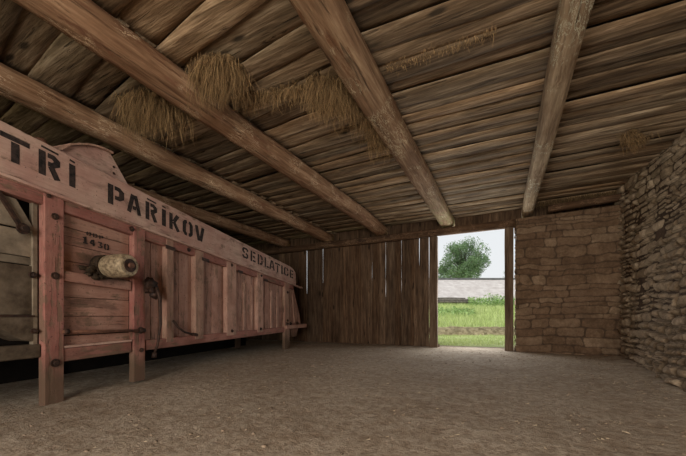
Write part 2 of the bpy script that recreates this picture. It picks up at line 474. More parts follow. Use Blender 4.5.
mb = MB(); x = -1.985
for k in range(1): pass
def post(x0, x1, y0, y1, z1, seed, name, label):
    mb = MB(); m = 16; b = 0
    for j in range(m+1):
        z = -.02+(z1+.02)*j/m; w = noise.noise(Vector((z*.9, seed, 0)))*.012
        w2 = noise.noise(Vector((z*1.1, seed, 6)))*.012
        mb.v += [(x0+w, y0, z), (x1+w2, y0, z), (x1+w2, y1, z), (x0+w, y1, z)]
    for j in range(m):
        for q in range(4): mb.face([j*4+q, j*4+(q+1) % 4, j*4+4+(q+1) % 4, j*4+4+q], .6)
    mb.face([3, 2, 1, 0]); mb.face([m*4, m*4+1, m*4+2, m*4+3])
    o = mb.build(name, M_post, bevel=.008)
    return tag(o, label, 'post', kind='thing')
post(-1.975, -1.745, 9.50, 9.64, 3.275, 1, 'door_post', 'upright brown timber post where the plank wall ends, left edge of the doorway')
post(.015, .222, 9.42, 9.60, 3.265, 5, 'door_post', 'upright dark timber post between the doorway and the brown stone wall')

# side & rear shell
mb = MB(); y = -4.4
while y < 9.9:
    w = U(.2, .35); mb.cur = U(.1, .9); mb.box(-9.46, -9.4+U(0, .02), y, y+w-.004, 0, 3.95); y += w
tag(mb.build('wall_left', M_darkw), kind='structure')

# ------------------------------------------------------------------ RUBBLE STONE WALLS
def rubble(mb, P, a0, a1, z0, z1, cw, ch, seed, depth=.05, step=.022, joint=.03, seg=1.1, rnd_=.75, wrp=1.0):
    """rubble masonry as one relief surface: uneven stones in broken courses, sunken earth joints"""
    rr = random.Random(seed); nseg = max(1, int(round((a1-a0+.6)/seg))); sb = [a0-.3+(a1-a0+.6)*k/nseg+(rr.uniform(-.25, .25) if 0 < k < nseg else 0) for k in range(nseg+1)]
    segs = []
    for k in range(nseg):
        z = z0-.3+rr.uniform(0, ch); rows = []
        while z < z1+.3:
            h = ch*rr.choice((.55, .7, .85, 1.0, 1.2, 1.55)); cells = []; a = sb[k]
            while a < sb[k+1]-1e-6:
                w = cw*rr.choice((.45, .6, .8, 1.0, 1.2, 1.6))*(.7+.4*h/ch); e = a+w
                if sb[k+1]-e < cw*.35: e = sb[k+1]
                cells.append((a, e, rr.random(), rr.random(), rr.random(), rr.uniform(-.12, .12))); a = e
            rows.append((z, z+h, cells)); z += h
        segs.append(rows)
    na, nz = int((a1-a0)/step)+1, int((z1-z0)/step)+1
    b = len(mb.v); ids = []
    for j in range(nz+1):
        z = z0+(z1-z0)*j/nz
        for i in range(na+1):
            a = a0+(a1-a0)*i/na
            wz = z+wrp*.06*noise.noise(Vector((a*.9, z*.8, seed)))+wrp*.022*noise.noise(Vector((a*4.5, z*7, seed+2)))
            wa = a+.05*noise.noise(Vector((a*2, z*5, seed+5)))+.02*noise.noise(Vector((a*8, z*9, seed+8)))
            k = 0
            while k < nseg-1 and wa > sb[k+1]: k += 1
            row = segs[k][0]
            for row in segs[k]:
                if wz < row[1]: break
            cell = row[2][0]
            for cell in row[2]:
                sl = cell[5]*(wz-row[0])
                if wa+sl < cell[1]: break
            x0, x1 = wa+sl-cell[0], cell[1]-wa-sl; y0, y1 = wz-row[0], row[1]-wz
            hw, hh = (x0+x1)/2, (y0+y1)/2; rad = min(hw, hh)*rnd_
            dx, dy = max(0, rad-min(x0, x1)), max(0, rad-min(y0, y1))
            dist = rad-sqrt(dx*dx+dy*dy)                     # distance to the rounded outline
            e = min(1, max(0, dist/joint)); e = e*e*(3-2*e)
            u, v = (x0-x1)/(2*hw), (y0-y1)/(2*hh)
            dd = e*depth*(.35+.9*cell[2])*(1-.25*(u*u+v*v)+(cell[3]-.5)*.8*v+(cell[4]-.5)*.5*u) - .004
            dd += .020*noise.noise(Vector((a*7, z*10, cell[2]*17)))*e + .010*noise.noise(Vector((a*22, z*26, 3)))
            dd += .035*noise.noise(Vector((a*1.2, z*1.2, seed+9)))
            mb.v.append(tuple(P(a, z, dd))); ids.append((cell[4], e, cell[3]))
    for j in range(nz):
        for i in range(na):
            q = j*(na+1)+i; f = (q, q+1, q+na+2, q+na+1)
            mb.f.append(tuple(b+k for k in f)); mb.sm.append(True); mb.c.append([ids[k] for k in f])
# right wall: inner face swings from its base line to its top line
def rx(y, z):
    xb = 2.36-(9.0-min(9.6, max(5.0, y)))*.112
    xt = 2.36+(9.0-min(9.6, max(7.0, y)))*.11
    if y < 5: xb = 1.91
    return xb+(xt-xb)*min(1, max(0, z/3.8))
mb = MB()
rubble(mb, lambda a, z, d: (rx(a, z)-d, a, z), 2.6, 9.35, -.05, 3.93, .25, .12, 11, .075, .020, .035, 1.3)
mb.f = [tuple(reversed(f)) for f in mb.f]
wr = tag(mb.build('wall_right', M_stoneR), kind='structure')
mb = MB(); ns = 20
for j in range(ns+1):
    y = -4.4+(9.8+4.4)*j/ns
    for z in (-.1, 3.95): mb.v.append((rx(y, z)+.012, y, z))
    for z in (-.1, 3.95): mb.v.append((3.5, y, z))
for j in range(ns):
    o = j*4
    mb.face([o, o+1, o+5, o+4]); mb.face([o+2, o+6, o+7, o+3]); mb.face([o+1, o+3, o+7, o+5]); mb.face([o, o+4, o+6, o+2])
mb.face([0, 2, 3, 1]); mb.face([ns*4, ns*4+1, ns*4+3, ns*4+2])
tag(mb.build('wall_right.001', M_mortar), kind='structure')
# front stone wall: inner face, plus its end face (jamb) at the doorway
mb = MB()
fy = lambda x: 9.27-.10*(x-.26)/2.2
rubble(mb, lambda a, z, d: (a, fy(a)-d, z), .27, 2.6, -.05, 3.42, .48, .16, 37, .036, .016, .022, 6, .6, 1.9)
nf = len(mb.f)
rubble(mb, lambda a, z, d: (.275-d*.5, a, z), 9.25, 9.85, -.05, 3.42, .3, .155, 5, .05, .03)
tag(mb.build('wall_front.001', M_stoneF), kind='structure')
mb = MB(); mb.box(.295, 3.3, 9.30, 9.80, -.1, 3.42)
tag(mb.build('wall_front.002', M_mortar), kind='structure')

# ------------------------------------------------------------------ THE THRESHING MACHINE
a_ = radians(14.2-27); D2 = Vector((sin(a_), cos(a_)))
MX, MY = -4.2032, 1.5272
mach = empty('threshing_machine', (MX, MY, 0), atan2(D2.y, D2.x))
tag(mach, 'long pink painted wooden threshing machine with black stencilled lettering along its side', 'machine', kind='thing')
zb = lambda s: 2.19-.0513*s     # underside of the lettering board
zt = lambda s: 2.665-.0505*s
S0, S1 = -2.2, 6.48
# letter board with rounded far corner
pts = [(S0, zb(S0)), (S1, zb(S1)), (S1, zt(S1)-.22), (S1-.05, zt(S1)-.10), (S1-.2, zt(S1)-.02), (S1-.4, zt(S1-.4)), (S0, zt(S0))]
MB().prism(pts, -.045, 0, (.6, .3, .4)).build('letter_board', M_ph, mach, .005, 'broad pale pink board carrying the black stencilled words')
# ledge under it
def sloped(mb, s0, s1, o0, o1, y0, y1, c=None):
    return mb.prism([(s0, zb(s0)+o0), (s1, zb(s1)+o0), (s1, zb(s1)+o1), (s0, zb(s0)+o1)], y0, y1, c)
sloped(MB(), S0, S1+.5, -.03, 0.0, -.075, .02, .7).build('ledge', M_ph, mach, .004)
sloped(MB(), S0, 6.35, -.15, -.03, -.02, .08, .45).build('top_rail', M_phr, mach, .006, 'dark red rail under the lettering board')

# lettering
def band(mb, pts, t, T):
    """thick mitred polyline in glyph space -> flat polygon on the board"""
    n = len(pts); Lf, Rt = [], []
    for i in range(n):
        p = Vector(pts[i]); d1 = (Vector(pts[i])-Vector(pts[i-1])).normalized() if i else None
        d2 = (Vector(pts[i+1])-p).normalized() if i < n-1 else None
        d = (d1+d2).normalized() if d1 is not None and d2 is not None else (d1 or d2)
        nn = Vector((-d.y, d.x)); k = 1.0
        if d1 is not None and d2 is not None:
            k = 1/max(.5, nn.dot(Vector((-d1.y, d1.x))))
        Lf.append(p+nn*t/2*k); Rt.append(p-nn*t/2*k)
    b = len(mb.v)
    for l, r in zip(Lf, Rt): mb.v += [T(l), T(r)]
    for i in range(n-1): mb.face([b+2*i, b+2*i+1, b+2*i+3, b+2*i+2], .5)
st = [(.11, 0), (.11, 1)]
G = {
 'T': ([[(0, .9), (.7, .9)], [(.35, .77), (.35, 0)]], .7),
 'R': ([st, [(.26, .9), (.42, .9), (.53, .8), (.53, .66), (.42, .56), (.27, .56)], [(.36, .47), (.55, 0)]], .66),
 'P': ([st, [(.26, .9), (.42, .9), (.53, .8), (.53, .52), (.42, .42), (.27, .42)]], .64),
 'I': ([st], .22),
 'A': ([[(.1, 0), (.3, 1)], [(.42, 1), (.64, 0)], [(.29, .3), (.46, .3)]], .74),
 'K': ([st, [(.28, .52), (.52, 1)], [(.28, .52), (.56, 0)]], .66),
 'O': ([[(.27, .91), (.19, .9), (.11, .78), (.11, .22), (.19, .1), (.27, .09)], [(.37, .91), (.45, .9), (.53, .78), (.53, .22), (.45, .1), (.37, .09)]], .64),
 'V': ([[(.09, 1), (.27, .0)], [(.53, 1), (.37, 0)]], .62),
 'S': ([[(.53, .7), (.53, .82), (.45, .9), (.19, .9), (.11, .8), (.11, .64), (.2, .55), (.27, .54)], [(.36, .46), (.45, .44), (.53, .36), (.53, .2), (.45, .1), (.19, .1), (.11, .2), (.11, .3)]], .64),
 'E': ([st, [(.26, .9), (.55, .9)], [(.26, .5), (.48, .5)], [(.26, .1), (.55, .1)]], .58),
 'D': ([st, [(.26, .9), (.4, .9), (.52, .8), (.52, .55)], [(.52, .46), (.52, .2), (.4, .1), (.26, .1)]], .62),
 'L': ([st, [(.26, .1), (.55, .1)]], .56),
 'C': ([[(.27, .91), (.19, .9), (.11, .78), (.11, .22), (.19, .1), (.27, .09)], [(.36, .91), (.45, .9), (.53, .8), (.53, .66)], [(.36, .09), (.45, .1), (.53, .2), (.53, .34)]], .64),
 'B': ([st, [(.26, .9), (.4, .9), (.5, .82), (.5, .62), (.4, .55)], [(.4, .46), (.52, .38), (.52, .18), (.42, .1), (.26, .1)]], .62),
 '1': ([[(.05, .8), (.2, .92), (.2, 0)], [(.05, .05), (.36, .05)]], .4),
 '4': ([[(.4, 0), (.4, 1)], [(.28, .9), (.05, .35)], [(.05, .3), (.56, .3)]], .6),
 '3': ([[(.1, .9), (.4, .9), (.46, .75), (.3, .55)], [(.3, .47), (.5, .35), (.46, .12), (.1, .1)]], .56),
}
G['0'] = G['O']
def glyph(mb, ch, s0, s1, lo, hi, y, base=zb, thick=.2, dia=False, flat=False):
    strokes, w = G[ch]; kx = (s1-s0)/w
    def T(p):
        s = s0+p[0]*kx; z = (base(s)+lo)+(hi-lo)*p[1]; return (s, y, z)
    # stroke thickness is kept in glyph space (letters stretch a little along the board)
    for pl in strokes: band(mb, pl, thick, T)
    if dia: band(mb, [(w*.12, 1.16), (w*.88, 1.13)], .09, T)
YL = -.0475
txt = MB()
for ch, a, b, dia in [('B', -1.62, -1.42, 0), ('R', -1.30, -1.10, 0), ('A', -1.0, -.74, 0), ('T', -.41, -.185, 0), ('R', -.115, .09, 1), ('I', .165, .235, 1)]:
    glyph(txt, ch, a, b, .14, .385, YL, dia=bool(dia))
txt.build('stencil_lettering', M_lettering, mach, 0, 'black stencilled letters at the near end of the board')
def s_of_u(u):
    c0 = (48-343)/FPX*(CAM_H*FPX/87); c1 = CAM_H*FPX/87; k = (u-343)/FPX; dx, dy = sin(radians(14.2)), cos(radians(14.2))
    return (k*c1-c0)/(dx-dy*k)
txt = MB()
for ch, a, b, dia in [('P', 104.5, 121.5, 0), ('A', 124, 138.5, 0), ('R', 142.5, 155, 1), ('I', 159, 163.5, 1), ('K', 166.5, 177.5, 0), ('O', 180, 190.5, 0), ('V', 192.5, 202, 0)]:
    glyph(txt, ch, s_of_u(a), s_of_u(b), .13, .375, YL, dia=bool(dia))
txt.build('stencil_lettering', M_lettering, mach, 0, 'black stencilled family name in the middle of the board')
txt = MB()
for ch, a, b in [('S', 240, 246.6), ('E', 248.4, 254), ('D', 255.6, 261), ('L', 262.6, 267.3), ('A', 267.4, 273.2), ('T', 273.2, 278.6), ('I', 279.4, 281.3), ('C', 282.2, 287), ('E', 288.2, 291.9)]:
    glyph(txt, ch, s_of_u(a), s_of_u(b), .16, .395, YL, thick=.17)
txt.build('stencil_lettering', M_lettering, mach, 0, 'black stencilled place name at the far end of the board')

# legs / posts  (each its own part, with bolts)
def bolt(mb, s, z, y, r=.028, h=.03):
    mb.tube([(s, y, z), (s, y-h*.35, z)], r*1.35, 12); mb.tube([(s, y-h*.3, z), (s, y-h, z)], r*.8, 6)
def leg(s0, s1, z0, mat, bolts, y0=-.035, y1=.05, label=None, nm='leg'):
    mb = MB(); zz = zb(s0)-.03
    mb.prism([(s0, z0), (s1, z0), (s1, zb(s1)-.03), (s0, zz)], y0, y1, R.uniform(.3, .7))
    o = mb.build(nm, mat, mach, .008, label)
    for (s, z, r) in bolts:
        b = MB(); bolt(b, s, z, y0, r); b.build('bolt', M_iron, o)
    return o
leg(-.055, .13, -.02, M_post_red, [(.04, 1.95, .026), (.04, 1.33, .028), (.04, .42, .032)], label='red painted corner leg with bare dirty foot')
leg(.97, 1.15, 0.03, M_post_red, [(1.07, .72, .035), (1.08, .45, .022)])
leg(5.72, 6.03, -.02, M_stilep, [(5.88, 1.6, .03), (5.88, .8, .03)])
for (a, b, mt, bz) in [(1.53, 1.67, M_stilep, []), (2.15, 2.36, M_stilep, []), (3.04, 3.36, M_stile, [(3.2, .62, .025)]), (4.22, 4.5, M_stile, [(4.36, .62, .025)])]:
    leg(a, b, .5+.01*a, mt, bz, -.03, .09, nm='stile')
# iron straps at the stile heads
for (s, w) in [(1.6, .13), (2.4, .13), (3.5, .12), (4.62, .12)]:
    sloped(MB(), s-w*.7, s+w*.7, -.185, -.13, -.04, -.03).build('iron_bracket', M_iron, mach)
for (s, off) in [(-.02, -.05), (.95, -.075), (2.0, -.08), (3.2, -.08), (4.4, -.08)]:
    b = MB(); bolt(b, s, zb(s)+off, -.02, .026); b.build('rail_bolt', M_iron, mach)
# rails
MB().prism([(.13, 1.29), (.95, 1.25), (.95, 1.37), (.13, 1.40)], -.02, .08, .5).build('middle_rail', M_midrail, mach, .006)
MB().prism([(.13, .42), (.95, .435), (.95, .57), (.13, .56)], -.02, .1, .5).build('bottom_rail', M_phr, mach, .006)
MB().prism([(1.17, .435), (5.72, .48), (5.72, .62), (1.17, .575)], -.02, .1, .62).build('bottom_rail', M_phr, mach, .006)
MB().prism([(.13, .565), (.95, .575), (.95, .60), (.13, .59)], -.03, .05, .7).build('sill_strip', M_ph, mach, .004)
# panels
def panel_h(s0, s1, z0f, z1f, rows, mat, y=.045):
    mb = MB()
    for i in range(rows):
        a, b2 = i/rows, (i+1)/rows
        f = lambda s, t: z0f(s)+(z1f(s)-z0f(s))*t
        mb.prism([(s0, f(s0, a)+.003), (s1, f(s1, a)+.003), (s1, f(s1, b2)-.003), (s0, f(s0, b2)-.003)], y+U(0, .006), y+.03, (U(.3, .7), U(0, 1), U(0, 1)))
    return mb.build('side_panel', mat, mach, .003)
panel_h(.10, .97, lambda s: 1.33, lambda s: zb(s)-.1, 4, M_panel)
panel_h(.10, .97, lambda s: .70, lambda s: 1.33, 3, M_panel)
panel_h(.10, .97, lambda s: .52, lambda s: .695, 1, M_panel, .03)
def panel_v(s0, s1, n, lab=None):
    mb = MB(); x = s0
    ws = [U(.8, 1.3) for _ in range(n)]; tot = sum(ws)
    for w in ws:
        e = x+(s1-s0)*w/tot
        mb.prism([(x+.004, .5), (e-.004, .5), (e-.004, zb(e)-.1), (x+.004, zb(x)-.1)], .05+U(0, .012), .08, (U(.2, .8), U(0, 1), U(0, 1)))
        x = e
    return mb.build('side_panel', M_pv, mach, .003)
panel_v(1.15, 1.56, 2); panel_v(1.64, 2.18, 2); panel_v(2.33, 3.06, 4); panel_v(3.33, 4.25, 4); panel_v(4.47, 5.75, 5)
# inner pale frame boards in the last bays
for s in (3.72, 4.05, 5.0, 5.35):
    MB().prism([(s, .62), (s+.09, .62), (s+.09, zb(s)-.35), (s, zb(s)-.35)], .03, .055, U(.4, .9)).build('cover_strip', M_stile, mach, .003)
# dark box standing in for the shade inside the body, back side and top
mb = MB()
mb.prism([(.05, .5), (6.3, .55), (6.3, zb(6.3)-.02), (.05, zb(.05)-.02)], .085, 1.55, .3)
mb.prism([(S0, .62), (.05, .62), (.05, zb(0)-.02), (S0, zb(S0)-.02)], .32, 1.55, .3)
mb.build('body_shade_box', M_shade, mach)
mb = MB()
n = 11
for i in range(n):
    y0 = .0+1.6*i/n; s2 = 6.3
    mb.prism([(S0, zt(S0)-.1), (s2, zt(s2)-.16), (s2, zt(s2)-.13), (S0, zt(S0)-.07)], y0+.002, y0+1.6/n-.002, (U(.2, .6), U(0, 1), U(0, 1)))
mb.build('top_boards', M_greyd, mach)
MB().prism([(S0, .03), (6.3, .03), (6.3, .58), (S0, .58)], 1.54, 1.565, .3).build('underside_shade_sheet', M_shade, mach)  # dark sheet added to stand for the shade under the machine
MB().prism([(S0, .5), (6.3, .5), (6.3, zt(6.3)-.05), (S0, zt(S0)-.02)], 1.56, 1.6, .4).build('rear_side', M_pv, mach)
for s in (0.0, 1.06, 5.8): MB().box(s-.09, s+.09, 1.46, 1.6, -.02, .6, .4).build('leg', M_stilep, mach, .006)
MB().box(-1.9, -1.72, -.02, .12, -.02, 2.2, .4).build('leg', M_post_red, mach, .006)
MB().box(-1.9, -1.72, 1.46, 1.6, -.02, .6, .4).build('leg', M_stilep, mach, .006)

# ---- near end bay (left of the corner leg)
MB().prism([(-.115, .5), (-.07, .5), (-.07, zb(0)-.15), (-.115, zb(0)-.14)], .03, .08, .5).build('stile', M_grey, mach, .005, 'bare grey stile beside the red corner leg')
# slanting flap board hinged in the dark opening
mb = MB(); mb.prism([(-.80, 2.05), (-.25, 2.035), (-.095, 1.765), (-.80, 1.765)], .02, .05, .5)
mb.build('flap_board', M_grey, mach, .006, 'grey flap board leaning in the dark opening')
MB().prism([(-.42, 2.06), (-.395, 2.08), (-.205, 1.77), (-.235, 1.755)], -.01, .02, .5).build('flap_bar', M_iron, mach)
b = MB(); bolt(b, -.215, 1.755, .0, .04, .05); b.build('flap_hinge', M_iron, mach)
mb = MB(); mb.box(-1.72, -.10, .05, .08, 1.50, 1.755, (.75, .2, .3)); mb.box(-1.72, -.10, .055, .08, 1.42, 1.495, (.1, .2, .3))
mb.build('upper_grey_panel', M_grey, mach, .006)
mb = MB(); mb.box(-1.72, -.10, .04, .07, .92, 1.41, (.45, .6, .3)); mb.build('lower_grey_panel', M_greyd, mach, .006, 'dirty grey brown panel below the opening')
mb = MB(); mb.box(-1.72, -.10, .02, .05, .90, .918, .3)
mb.build('iron_strip', M_iron, mach)
# curved hopper lip
MB().prism([(-.10, .90), (-.10, .655), (-.15, .66), (-.20, .68), (-.26, .72), (-.32, .765), (-.40, .81), (-.6, .86), (-.95, .885), (-1.7, .89), (-1.7, .90)], .03, .3, .5).build('hopper_lip', M_greyd, mach, .004)
MB().prism([(-1.75, .49), (-.06, .49), (-.06, .625), (-1.75, .625)], .0, .14, .3).build('sill_beam', M_greyd, mach, .01)
for (s, z, q) in ((-.12, 1.32, .024), (-.11, .76, .02)): b = MB(); bolt(b, s, z, .03, q, .05); b.build('side_bolt', M_iron, mach)

# ---- tie rod between legs
MB().tube([(.10, -.06, .745), (1.07, -.06, .715)], .018, 10).build('tie_rod', M_rust, mach)
for (s0, s1, z) in ((1.02, 1.11, .716), (.11, .15, .745)): MB().tube([(s0, -.06, z), (s1, -.06, z)], .032, 6).build('rod_nut', M_iron, mach)
# ---- belt pulley on its shaft
pz, ps = 1.51, .59
o = MB().tube([(ps, .05, pz), (ps, -.05, pz), (ps, -.10, pz), (ps, -.2, pz), (ps, -.30, pz), (ps, -.37, pz), (ps, -.395, pz)], [.11, .115, .135, .142, .142, .132, .115], 28, caps=True).build('pulley_drum', M_drum, mach, 0, 'corroded pale belt pulley sticking out of the side')
MB().tube([(ps, -.38, pz), (ps, -.402, pz)], .078, 20).build('pulley_hub', M_iron, o)
MB().tube([(ps, -.38, pz), (ps, -.43, pz)], .032, 14).build('shaft_end', M_rust, o)
mb = MB(); mb.tube([(ps, .05, pz), (ps, -.07, pz)], .14, 20)
for k in range(26):
    a = U(0, 2*pi); r = U(.08, .17)
    mb.blob((ps-.05+cos(a)*r*1.3, -.02+U(-.03, .02), pz-.05+sin(a)*r*.6), U(.03, .06), U(.02, .05), U(.02, .045), k, .5, 7, 5)
mb.build('greasy_bearing', simple('oily_grime', (34, 27, 20), (66, 52, 38), 30, .8, .01), mach, 0, 'dark greasy bearing clogged with chaff')
# ---- bracket with hanging lever on second leg
mb = MB(); mb.box(1.13, 1.26, -.1, .05, 1.25, 1.36, .4); mb.tube([(1.2, -.14, 1.30), (1.2, .02, 1.30)], .07, 12); mb.tube([(1.10, -.12, 1.42), (1.24, -.12, 1.36)], .035, 8)
mb.blob((1.15, -.11, 1.35), .08, .06, .08, 3, .5)
mb.blob((1.24, -.10, 1.22), .06, .05, .07, 5, .5)
mb.build('iron_bracket', M_iron, mach, 0, 'lumpy dark iron lever bracket')
mb = MB(); mb.tube([(1.22, -.15, 1.32), (1.27, -.16, 1.15), (1.29, -.15, .8), (1.27, -.12, .5), (1.24, -.1, .40)], [.024, .022, .02, .018, .016], 8)
mb.tube([(1.24, -.1, .40), (1.23, -.1, .33)], .03, 8)
mb.build('lever', M_iron, mach, 0, 'long hanging iron lever')
mb = MB(); mb.tube([(1.62, -.06, .85), (1.68, -.10, .74), (1.80, -.12, .66), (1.98, -.10, .62)], .018, 8); mb.tube([(1.98, -.10, .62), (2.1, -.1, .6)], .026, 8)
mb.build('catch', M_iron, mach, 0)

# small stencilled marks on the first panel
txt = MB()
fl = lambda s: 0.0
x = .415
for ch in 'ODP':
    glyph(txt, ch, x, x+.055, 1.855-.05*(x-.4), 1.90-.05*(x-.4), .0425, fl, .2); x += .075
txt.build('stencil_marks', M_lettering, mach, 0, 'tiny worn stencilled letters above the number')
txt = MB(); x = .37
for ch in '1430':
    glyph(txt, ch, x, x+.066, 1.755-.10*(x-.37), 1.83-.10*(x-.37), .0425, fl, .2); x += .085
txt.build('stencil_marks', M_lettering, mach, 0, 'small worn black stencilled number on the first panel')

# ---- dust hood on top, just behind the board
prof = [(.12, 2.55), (.18, 2.73), (.26, 2.82), (.35, 2.875), (.44, 2.92), (.52, 2.95), (.60, 2.97), (.68, 2.98), (.76, 2.98), (1.03, 2.66), (1.03, 2.5)]
mb = MB()
mb.prism(prof, .10, 1.2, .6)
o = mb.build('dust_hood', M_ph, mach, .004, 'pink humped hood rising behind the lettering board')
mb = MB(); b = 0
top = [(s, z) for (s, z) in prof[1:-2]]
for i in range(len(top)-1):
    (s0, z0), (s1, z1) = top[i], top[i+1]
    mb.prism([(s0, z0+.001), (s1, z1+.001), (s1+.004, z1+.022), (s0-.004, z0+.022)], .06, 1.22, .7)
mb.build('hood_rim', M_stilep, o, 0, 'pale rounded lip of the hood')
for z in (2.83, 2.75): mb = MB(); bolt(mb, .80, z, .10, .012, .012); mb.build('rivet', M_iron, o)
mb = MB(); mb.blob((-.03, .05, 2.70), .06, .04, .045, 2, .3); mb.build('top_catch', M_rust, mach)
mb = MB()
for s in (4.6,): mb.tube([(s+.10*cos(a), .25+.10*sin(a), zt(s)-.02+.03*(s-4.6)) for a in [2*pi*k/12 for k in range(13)]], .014, 6, caps=False)
mb.build('iron_ring', M_rust, mach)

# ---- discharge end (flared spout and shelf)
mb = MB(); mb.prism([(6.03, .66), (7.02, .66), (6.92, .98), (6.42, 1.80), (6.03, 1.83)], .02, 1.45, .6)
o = mb.build('discharge_spout', M_pv, mach, .006, 'flaring pink spout at the far end')
for q in ([(6.12, .7), (6.2, .7), (6.2, 1.7), (6.12, 1.7)], [(6.45, .75), (6.52, .75), (6.36, 1.65), (6.29, 1.65)]): MB().prism(q, -.01, .02, .5).build('spout_strip', M_stilep, o, .003)
MB().prism([(5.75, .56), (7.3, .56), (7.3, .68), (5.75, .66)], -.08, 1.5, .7).build('spout_shelf', M_stile, mach, .006)
mb = MB(); mb.prism([(6.4, .30), (6.75, .30), (6.9, .56), (6.3, .56)], .05, .3, .5); mb.build('foot_block', M_stile, mach, .01)
for s in (5.85, 6.1, 6.6, 7.05): mb = MB(); bolt(mb, s, .71, -.02, .035, .06); mb.build('shelf_bolt', M_iron, mach)
# ------------------------------------------------------------------ HANGING STRAW
def zray(u, v, z):
    k = (u-343)/FPX; t = (HOR-v)/FPX; T = (z-CAM_H)/t
    return ((k*cos(TH)-sin(TH))*T, (k*sin(TH)+cos(TH))*T)
def clump(spots, nper, lmin, lmax, spread, label, name='hay_clump'):
    mb = MB(); c0 = Vector((*zray(*spots[0][:2], ZC-.02), 0)); mb.cur = .5
    for sp in spots:
        x, y = zray(sp[0], sp[1], ZC-.02); k = sp[2] if len(sp) > 2 else 1
        for _ in range(int(nper*k*1.5)):
            px, py = x+R.gauss(0, spread), y+R.gauss(0, spread)
            pz_ = ZC-.03+U(-.03, .05); ln = lmin+(lmax-lmin)*U(0, 1)**1.7*(.55+.9*max(0, .5+noise.noise(Vector((px*9, py*9, 1)))))
            dx, dy = R.gauss(0, .38), R.gauss(0, .38); w = U(.0014, .0032); an = U(0, pi); ca, sa = cos(an)*w, sin(an)*w
            c = (U(.1, 1), U(0, 1), U(0, 1)); b = len(mb.v); m = 3
            bend = U(-.22, .22)
            for i in range(m+1):
                t = i/m; q = 1-.6*t
                cx = px+dx*ln*t*(1-.4*t)+bend*ln*sin(pi*t); cy = py+dy*ln*t*(1-.4*t); cz = pz_-ln*t
                mb.v += [(cx-ca*q-c0.x, cy-sa*q-c0.y, cz), (cx+ca*q-c0.x, cy+sa*q-c0.y, cz)]
            for i in range(m): mb.face([b+2*i, b+2*i+1, b+2*i+3, b+2*i+2], c)
        # matted core
        for _ in range(max(1, int(10*k))):
            mb.cur = (U(0, .35), U(0, 1), U(0, 1))
            mb.blob((x+R.gauss(0, spread*.8)-c0.x, y+R.gauss(0, spread*.8)-c0.y, ZC-U(0, .05)), U(.03, .06), U(.03, .06), U(.01, .025), U(0, 9), .5, 7, 5) if k > .45 else None
    o = mb.build(name, M_straw, loc=(c0.x, c0.y, 0))
    tag(o, label, 'hay', 'hay hanging from the ceiling boards', 'thing'); return o
clump([(202, 68, .8), (212, 64, 1.3), (222, 62, 1.4), (232, 66, 1.0), (206, 76, .8), (218, 74, 1.2), (238, 76, .5)], 380, .06, .38, .055, 'thick golden hay tuft hanging between the scratched log and the thickest log')
clump([(128, 100, .8), (138, 98, 1.4), (148, 96, 1.2), (158, 99, 1.0), (168, 104, .7), (180, 112, .4), (140, 108, 1.3)], 380, .06, .44, .06, 'wide tuft of hay hanging in front of the log above the pink machine')
clump([(246, 98, .5), (256, 96, .55), (266, 95, .5), (276, 93, .6), (288, 91, .6), (298, 90, .6), (310, 88, .7)], 230, .06, .20, .06, 'thin ragged fringe of hay along a board edge between two thick logs')
clump([(318, 84, 1.3), (328, 84, 1.5), (338, 88, 1.1), (346, 94, .9), (324, 90, 1.3)], 330, .12, .36, .07, 'golden tuft of hay hanging beside the middle of the thickest log')
clump([(352, 100, .7), (360, 108, .7), (368, 118, .8), (376, 128, 1.0), (380, 136, 1.0)], 260, .12, .40, .06, 'straggling hay trailing down along the left flank of the thickest log')
clump([(628, 134, .7), (640, 138, .7), (634, 140, .6)], 200, .05, .22, .06, 'small reddish wisp of hay on the ceiling near the right stone wall')
clump([(390+6*i, 66-2.0*i, .2) for i in range(18)], 120, .02, .06, .035, 'wispy hay caught along a board edge between the thickest log and the pale log')
# dusty straw over the stone wall top
mb = MB()
for _ in range(900):
    px, py = U(.7, 2.4), U(9.2, 9.5); b = len(mb.v); ln = U(.05, .22); w = .004; z = 3.78; dx = U(-.2, .2)
    mb.v += [(px-w, py, z), (px+w, py, z), (px+dx*ln, py-.05, z-ln)]; mb.face([b, b+1, b+2], (U(0, .5), U(0, 1), U(0, 1)))
tag(mb.build('hay_fringe', M_straw), 'dark dusty hay poking out above the brown stone wall', 'hay', kind='stuff')

# ------------------------------------------------------------------ FLOOR LITTER
mb = MB()
for _ in range(4200):
    x, y = U(-3.9, 1.85), U(.9, 8.9)
    if noise.noise(Vector((x*.8, y*.8, 3))) < U(-.25, .55) - (.25 if x > .2 else 0): continue
    a = U(0, pi); l = U(.006, .022); w = U(.0008, .0018); z = fh(x, y)+.004
    ca, sa = cos(a), sin(a); b = len(mb.v)
    mb.v += [(x-ca*l-sa*w, y-sa*l+ca*w, z), (x-ca*l+sa*w, y-sa*l-ca*w, z), (x+ca*l+sa*w, y+sa*l-ca*w, z+U(0, .012)), (x+ca*l-sa*w, y+sa*l+ca*w, z+U(0, .012))]
    mb.face([b, b+1, b+2, b+3], (U(0, 1), U(0, 1), U(0, 1)))
tag(mb.build('straw_litter', M_litter), 'bits of straw scattered over the earth floor', 'straw', kind='stuff')
mb = MB()
for _ in range(1500):
    x, y = U(-3.9, 1.85), U(.9, 8.9)
    if x < 1.2 and U(0, 1) < .6: continue
    r = U(.005, .014)*(1.5 if U(0, 1) < .08 else 1); mb.cur = (U(0, 1), U(0, 1), U(0, 1))
    mb.blob((x, y, fh(x, y)+r*.35), r*U(.8, 1.4), r, r*.6, U(0, 9), .5, 6, 4)
tag(mb.build('pebbles', M_pebble), 'small pebbles and clods scattered over the earth floor', 'pebbles', kind='stuff')

